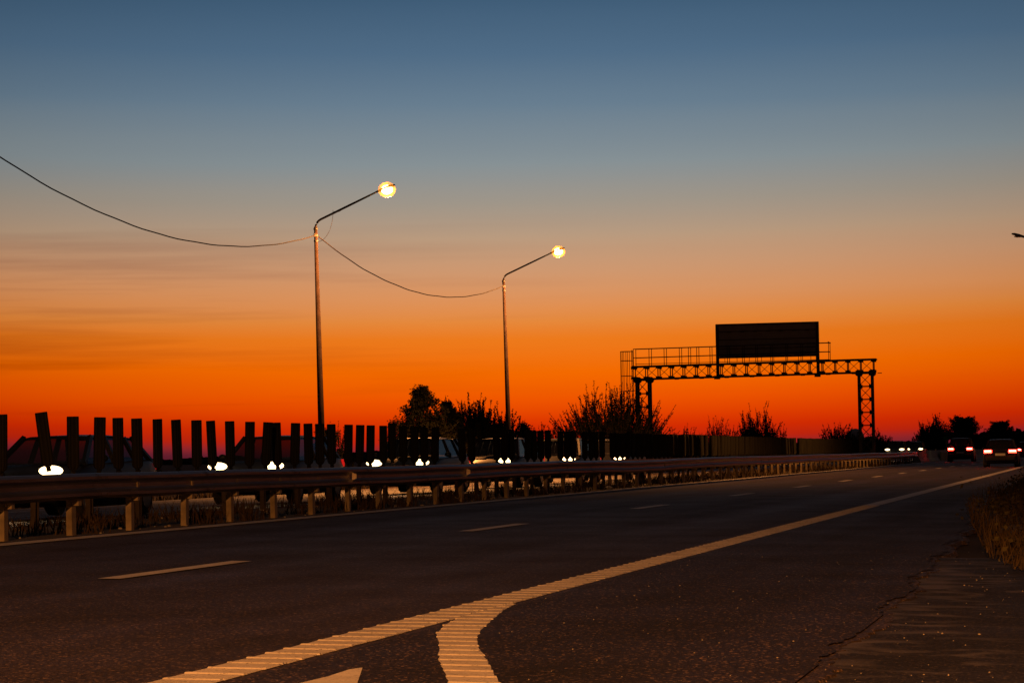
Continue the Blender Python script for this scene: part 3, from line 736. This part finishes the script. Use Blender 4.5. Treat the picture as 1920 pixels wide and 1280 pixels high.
put(1600, 30, 2.6, 3.5, 'low dark bush at the foot of the silo', kind='spray', nb=50, dens=26, leaf=0.16, seed=23)
put(1648, 30, 3.3, 3.6, 'bush just right of the right gantry leg', kind='spray', nb=60, dens=26, leaf=0.16, seed=24)
put(1664, 31, 2.6, 3.2, 'lowest bush sloping away right of the right gantry leg', kind='spray', nb=44, dens=24, leaf=0.16, seed=25)
put(1737, 30, 5.0, 4.2, 'distant shrub left of the small green sign', kind='spray', nb=70, dens=26, leaf=0.26, seed=26, px=1.6)
put(1756, 30, 6.4, 5.0, 'distant ragged bush behind the small green sign', kind='spray', nb=80, dens=26, leaf=0.28, seed=27, px=1.6)
put(1811, 30, 8.2, 6.6, 'tallest distant tree right of the small green sign', 'tree', kind='round', nb=110, dens=30, leaf=0.32, seed=28, px=2.2)
put(1838, 30, 5.0, 4.5, 'distant low bush between the two trees at the right', kind='round', nb=50, dens=26, leaf=0.34, seed=29, px=2)
put(1877, 30, 9.2, 7.0, 'rounded distant tree above the dark car at the right', 'tree', kind='round', nb=90, dens=30, leaf=0.42, seed=30, px=2.6)
put(1908, 30, 7.0, 9.0, 'distant bush at the right edge of the picture', kind='round', nb=70, dens=28, leaf=0.45, seed=31, px=3)
# far woods: one ragged mass at the horizon
b = MB(); rr = random.Random(5)
for k in range(1500):
    a = rr.uniform(-0.62, 0.12); d = rr.uniform(1500, 2300)
    t = (a+0.45)/0.4; h = 2.2+max(0, min(1, t))*5.5; h *= rr.uniform(0.65, 1.2)*(1+0.45*math.sin(a*37)*math.sin(a*91+1))
    x, y = math.sin(a)*d, math.cos(a)*d; w = rr.uniform(6, 15)
    n = len(b.v); nu, nv = 7, 4; v = []; f = []
    for j in range(nv+1):
        ph = math.pi/2*j/nv
        for i in range(nu):
            th = 2*math.pi*i/nu; q = 1+rr.uniform(-0.22, 0.22); v.append((x+w*math.cos(ph)*math.cos(th)*q, y+w*math.cos(ph)*math.sin(th)*q, -0.6+h*math.sin(ph)*q))
    for j in range(nv):
        for i in range(nu): f.append((j*nu+i, j*nu+(i+1)%nu, (j+1)*nu+(i+1)%nu, (j+1)*nu+i))
    b.add(v, f)
tag(b.build('distant_woods', M['wood']), 'dark line of far woods along the whole horizon', 'woods', kind='stuff')

# ------------------------------------------------------------------ grass and weeds
def blades(name, spots, m, label, cat):
    v = []; f = []; rr = random.Random(9)
    for x, y, z, h, w in spots:
        a = rr.uniform(0, 2*math.pi); lx_, ly_ = rr.gauss(0, 0.35)*h, rr.gauss(0, 0.35)*h; cx_, sx_ = math.cos(a)*w, math.sin(a)*w
        k = len(v)
        v.extend([(x-cx_, y-sx_, z), (x+cx_, y+sx_, z), (x+lx_*0.4+cx_*0.7, y+ly_*0.4+sx_*0.7, z+h*0.55), (x+lx_*0.4-cx_*0.7, y+ly_*0.4-sx_*0.7, z+h*0.55), (x+lx_, y+ly_, z+h)])
        f.extend([(k, k+1, k+2, k+3), (k+3, k+2, k+4)])
    return tag(MB().add(v, f).build(name, m), label, cat, kind='stuff')
def verge_left(y):                                             # the ragged border between asphalt and grass
    return curve([(-0.6, 22.8), (-0.85, 24.6), (-1.2, 30), (-1.45, 34), (-1.94, 42.6), (-2.26, 63.5), (-2.6, 100), (-2.7, 400)])(y)
b = MB(); v = []; f = []; Yv = [22.6+0.8*i for i in range(60)]+[75+6*i for i in range(20)]+[300, 600, 1500]; rr = random.Random(3)
for y in Yv:
    e = verge_left(y)+rr.uniform(-0.12, 0.12)*(1 if y < 70 else 0.2)
    for i, (dx_, z) in enumerate(((0, -0.05), (0.12, 0.03), (0.6, 0.09), (2.0, 0.14), (5, 0.10), (12, -0.05))): v.append((e+dx_, y, gz(e)+z+(rr.uniform(-0.03, 0.03) if 0 < i < 4 else 0)))
for j in range(len(Yv)-1):
    for i in range(5): f.append((j*6+i, j*6+i+1, (j+1)*6+i+1, (j+1)*6+i))
tag(b.add(v, f).build('verge', M['soil'], smooth=True), kind='structure')
sp = []; rr = random.Random(4)
for _ in range(26000):
    y = 22+(rr.random()**1.5)*91+rr.random()*2; e = verge_left(y)+abs(rr.gauss(0, 0.12)); d = rr.random()**1.4*3.2; clump = 0.5+0.5*math.sin(y*1.3+3*math.sin(d*2))*math.sin(d*5+y*0.4)
    if rr.random() > 0.25+0.75*clump: continue
    sp.append((e-0.05+d, y, 0.0+min(d, 0.6)*0.15, (0.07+0.22*min(1, d/1.2))*rr.uniform(0.5, 1.5)*(0.6+0.7*clump), rr.uniform(0.004, 0.010)*(1+y/60)))
blades('grass', sp, M['grass'], 'rough dark grass on the right-hand verge beyond the old asphalt', 'grass')
sp = []
for _ in range(800):
    y = 22.5+(rr.random()**1.3)*40; e = verge_left(y); d = rr.random()**2*2.5
    sp.append((e-0.15+d, y, 0.02, rr.uniform(0.1, 0.42), rr.uniform(0.004, 0.008)))
blades('dry_stalks', sp, M['straw'], 'pale dry stalks sticking out of the right-hand verge', 'weeds')
v = []; f = []; rr = random.Random(12)                         # broad-leaved weeds in the verge
for _ in range(150):
    y = 23+(rr.random()**1.4)*60; cx_ = verge_left(y)+0.1+rr.random()*2.4; rad = rr.uniform(0.08, 0.3)
    for _ in range(60):
        c = Vector((cx_+rr.gauss(0, rad), y+rr.gauss(0, rad), 0.06+abs(rr.gauss(0, 0.5))*rad*1.2)); a = Vector((rr.gauss(0,1), rr.gauss(0,1), rr.gauss(0,.6))).normalized(); q = a.cross(Vector((rr.gauss(0,1), rr.gauss(0,1), 1))).normalized()
        s = rr.uniform(0.02, 0.06)*(1+y/80); k = len(v); v.extend([tuple(c-a*s*0.5), tuple(c+q*s*0.3), tuple(c+a*s*0.6), tuple(c-q*s*0.3)]); f.append((k, k+1, k+2, k+3))
tag(MB().add(v, f).build('leafy_weeds', mat('weed leaf', (0.05, 0.042, 0.014), 0.7, noise=0.6, scale=3, spec=0.2)), 'low broad-leaved weeds among the grass of the right-hand verge', 'weeds', kind='stuff')
sp = []
for k in range(420):
    cy_ = 22+(rr.random()**1.35)*150; cx_ = -rr.choice((12.15, 12.5, 13.2, 13.9, 14.35))+rr.gauss(0, 0.15); hh = rr.uniform(0.07, 0.30)
    if cx_ > -11.8: cx_ = -12.2
    for _ in range(34): sp.append((cx_+rr.gauss(0, 0.13), cy_+rr.gauss(0, 0.16), 0.18, hh*rr.uniform(0.4, 1.2), rr.uniform(0.004, 0.009)*(1+cy_/90)))
blades('weeds', sp, M['straw'], 'dry weeds growing in the median under both guardrails', 'weeds')
sp = []
for _ in range(16000):
    y = 30+rr.random()**1.2*230; x = -26.2-rr.random()**1.5*9
    sp.append((x, y, gz(x)-0.06, rr.uniform(0.08, 0.4), rr.uniform(0.012, 0.03)))
blades('roadside_grass', sp, M['straw'], 'dry grass along the far edge of the opposite carriageway', 'grass')
# gravel, and individual scraps of litter
b = MB(); rr = random.Random(6)
for _ in range(700):
    if rr.random() < 0.3: x = rr.uniform(-3.8, -0.5); y = 11+rr.random()**1.6*16; s = rr.uniform(0.0015, 0.0045); z = gz(x)+0.004
    elif rr.random() < 0.4: x = rr.uniform(-1.2, 2.5); y = 11+rr.random()*14; s = rr.uniform(0.002, 0.007); z = gz(x)-0.01
    else: x = rr.uniform(-14.4, -11.9); y = 25+rr.random()*60; s = rr.uniform(0.008, 0.03); z = 0.19
    b.ell((x, y, z+s*0.4), s*rr.uniform(0.7, 1.4), s*rr.uniform(0.7, 1.4), s*0.7, 5, 3)
tag(b.build('gravel', mat('loose stones', (0.30, 0.26, 0.21), 0.8, noise=0.4, scale=20)), 'loose stones scattered on the hard shoulder and in the median', 'gravel', kind='stuff')
def scrap(name, x, y, z, s, label, cat, seed):
    rr = random.Random(seed); b = MB(); b.ell((0, 0, 0), s, s*0.8, s*0.45, 9, 6); b.v = [(px_*(1+rr.uniform(-.3,.3)), py_*(1+rr.uniform(-.3,.3)), pz_*(1+rr.uniform(-.3,.3))) for px_, py_, pz_ in b.v]
    o = b.build(name, M['white']); o.location = (x, y, z+s*0.35); tag(o, label, cat)
scrap('crumpled_bag', -12.9, 39.9, 0.19, 0.085, 'crumpled white bag in the median behind the fourth guardrail post', 'litter', 1)
scrap('paper_cup', -12.45, 40.6, 0.19, 0.05, 'flattened pale cup lying beside the crumpled bag', 'litter', 2)
scrap('paper_scrap', -12.05, 64.6, 0.2, 0.09, 'white paper scrap at the foot of the guardrail near the third lane dash', 'litter', 3)

# ------------------------------------------------------------------ vehicles
def paintm(name, rgb):
    return mat(name, tuple(c*0.35 for c in rgb), 0.42, 0.1, spec=0.3)
def car(name, loc, rz, rgb, label, group, h=1.45, length=4.4, w=1.78, lights='tail', suv=False, headk='head', headz=None, lit='tail'):
    """faces +Y; origin on the ground under its middle"""
    root = empty(name, loc, rz, label, 'car', group); pm_ = paintm(name+' paint', rgb); hw = w/2; hl = length/2
    rear = h-0.10 if suv else h-0.30
    belt = 0.92 if not suv else 1.0
    st = [(-hl, 0.86, 0.42, belt-0.10), (-hl+0.10, 0.95, 0.26, belt+0.02), (-hl+0.55, 1.0, 0.20, belt+0.03), (-0.6, 1.0, 0.18, belt+0.0), (0.6, 1.0, 0.18, belt-0.02), (hl-1.25, 0.99, 0.20, belt-0.04),
          (hl-0.45, 0.95, 0.20, belt-0.14), (hl-0.10, 0.87, 0.26, belt-0.26), (hl, 0.74, 0.36, belt-0.36)]
    v = []; f = []
    for y, k, z0, z1 in st:
        a = hw*k; mid = (z0+z1)/2
        sec = [(0.0,z0),(a*0.80,z0),(a*0.97,z0+0.09),(a,mid-0.05),(a*0.985,mid+0.12),(a*0.93,z1-0.03),(a*0.84,z1),(0.0,z1+0.03)]
        sec = sec+[(-p, z) for p, z in sec[-2:0:-1]]
        v += [(p, y, z) for p, z in sec]
    n = len(v)//len(st)
    for j in range(len(st)-1):
        for i in range(n): f.append((j*n+i, j*n+(i+1)%n, (j+1)*n+(i+1)%n, (j+1)*n+i))
    f.append(tuple(range(n))); f.append(tuple((len(st)-1)*n+i for i in range(n))[::-1])
    body = MB().add(v, f).build('body', pm_, root, smooth=True, bevel=0.02)
    # greenhouse: glass shell, roof and pillars
    yb0 = -hl+(0.12 if suv else 0.22); yt0 = -hl+(0.38 if suv else 0.72); yt1 = 0.42; yb1 = 1.12
    zb, zr = belt-0.01, h
    a, c = hw*0.86, hw*0.66
    g = [(-a,yb0,zb),(a,yb0,zb),(a,yb1,zb-0.02),(-a,yb1,zb-0.02),(-c,yt0,zr-0.05),(c,yt0,zr-0.05),(c,yt1,zr-0.04),(-c,yt1,zr-0.04)]
    MB().add(g, [(0,1,5,4),(1,2,6,5),(2,3,7,6),(3,0,4,7)]).build('windows', M['glass'], root)
    b = MB(); v = []; f = []; pr_ = [(yt0-0.08, zr-0.09), (yt0, zr-0.035), ((yt0+yt1)/2, zr), (yt1, zr-0.025), (yt1+0.08, zr-0.08)]
    for y, z in pr_: v += [(-c-0.03, y, z-0.03), (-c*0.8, y, z), (0, y, z+0.012), (c*0.8, y, z), (c+0.03, y, z-0.03)]
    for j in range(len(pr_)-1):
        for i in range(4): f.append((j*5+i, j*5+i+1, (j+1)*5+i+1, (j+1)*5+i))
    b.add(v, f)
    for s in (-1, 1):
        for p, q in (((s*a, yb0, zb), (s*c, yt0, zr-0.05)), ((s*a, yb1, zb-0.02), (s*c, yt1, zr-0.04)), ((s*a*1.0, -0.25, zb), (s*c, -0.2, zr-0.05)), ((s*a, -1.25, zb), (s*c, -1.1, zr-0.05))):
            b.bar(p, q, 0.07, 0.08)
    b.build('roof', pm_, root, smooth=False)
    for sy in (-hl+0.82, hl-0.86):
        for s in (-1, 1):
            x = s*(hw-0.10); wz = 0.32 if not suv else 0.35
            wb = MB().tube([(x-0.11, sy, wz), (x-0.085, sy, wz), (x+0.085, sy, wz), (x+0.11, sy, wz)], [wz-0.03, wz, wz, wz-0.03], 22); wh = wb.build('wheel', M['rubber'], root, smooth=False)
            MB().disc((x+s*0.112, sy, wz), wz*0.62, (1,0,0), 0.012, 16).build('rim', M['chrome'], wh)
    for s in (-1, 1): MB().ell((s*(hw+0.07), 0.78, belt+0.06), 0.09, 0.06, 0.065, 10, 6).build('mirror', pm_, root, smooth=True)
    MB().box(-hw*0.82, hw*0.82, -hl-0.04, -hl+0.08, 0.36, 0.56).build('rear_bumper', M['black'], root, bevel=0.02)
    MB().box(-0.26, 0.26, -hl-0.055, -hl-0.045, 0.60, 0.72).build('number_plate', M['plate'], root)
    tz = belt-0.08
    for s in (-1, 1):
        b = MB(); x = s*hw*0.70
        b.box(x-0.20, x+0.20, -hl-0.035, -hl+0.16, tz-0.10, tz+0.06); t = b.build('tail_light', M[lit], root, bevel=0.015)
        if lit == 'tail': MB().box(x-0.17, x+0.15, -hl-0.05, -hl-0.036, tz-0.02, tz+0.03).build('light_bar', M['tailcore'], t)
        hz = headz or (belt-0.28); b = MB(); b.ell((s*hw*0.68, hl-0.06, hz), 0.21, 0.10, 0.085, 12, 8)
        b.build('headlight', M[headk], root, smooth=True)
    if lit == 'taillow':
        ld = bpy.data.lights.new('headlight_beam', 'SPOT'); ld.energy = 30; ld.color = (1.0, 0.55, 0.25); ld.shadow_soft_size = 0.1; ld.spot_size = math.radians(80); ld.spot_blend = 0.8
        lo = bpy.data.objects.new('headlight_beam', ld); col.objects.link(lo); lo.parent = root; lo.location = (0, hl+0.12, headz or 0.7); lo.rotation_euler = (math.radians(82), 0, 0)
    MB().box(-hw*0.35, hw*0.35, hl-0.02, hl+0.015, belt-0.42, belt-0.27).build('grille', M['black'], root)
    return root
GA = 'cars driving away on the near carriageway'
car('car', (-5.05, 140.3, gz(-5.05)), 0, (0.05, 0.05, 0.09), 'dark hatchback with glowing red tail lights in the right lane at the picture edge', GA, h=1.46, w=1.80)
car('car', (-9.55, 188, gz(-9.55)), 0, (0.03, 0.03, 0.035), 'dark tall car with red tail lights in the left lane beside the concrete barrier', GA, h=1.68, w=1.84, suv=True)
car('car', (-5.9, 222, gz(-5.9)), 0, (0.05, 0.05, 0.05), 'distant car with red tail lights cut by the right edge of the picture', GA, h=1.5)
GO = 'oncoming cars on the opposite carriageway'
ONC = [(17.0, 39.2, (0.03,0.035,0.05), 'oncoming dark car at the far left whose headlights show in the wide gap between panels', 1.38, False),
       (17.0, 50.8, (0.10,0.10,0.11), 'oncoming grey car behind the panels left of the nearest street lamp', 1.42, False),
       (17.1, 63.0, (0.02,0.02,0.02), 'oncoming black car behind the panels between nearest lamp and tall tree', 1.42, False),
       (17.0, 72.0, (0.06,0.02,0.02), 'oncoming dark red car behind the panels below the tall conical tree', 1.44, False),
       (16.9, 80.6, (0.08,0.08,0.09), 'oncoming car seen just right of the second street lamp', 1.45, False),
       (17.0, 90.0, (0.03,0.03,0.03), 'oncoming car with headlights in the last gap before the solid row of panels', 1.45, False)]
for lx_, y, c, lab, h, suv in ONC:
    car('car', (-lx_, y+2.2, gz(-lx_)), math.pi, c, lab, GO, h=h, headz=0.79, lit='taillow', suv=suv)
car('car', (-17.0, 226, gz(-17)), math.pi, (0.05,0.05,0.05), 'distant oncoming car with the single brightest headlights right of the gantry', GO, h=1.7, suv=True, headz=0.96, lit='taillow')
car('car', (-17.0, 250, gz(-17)), math.pi, (0.05,0.05,0.05), 'more distant oncoming car, its headlights right of the brightest pair', GO, h=1.7, suv=True, headz=0.98, lit='taillow')
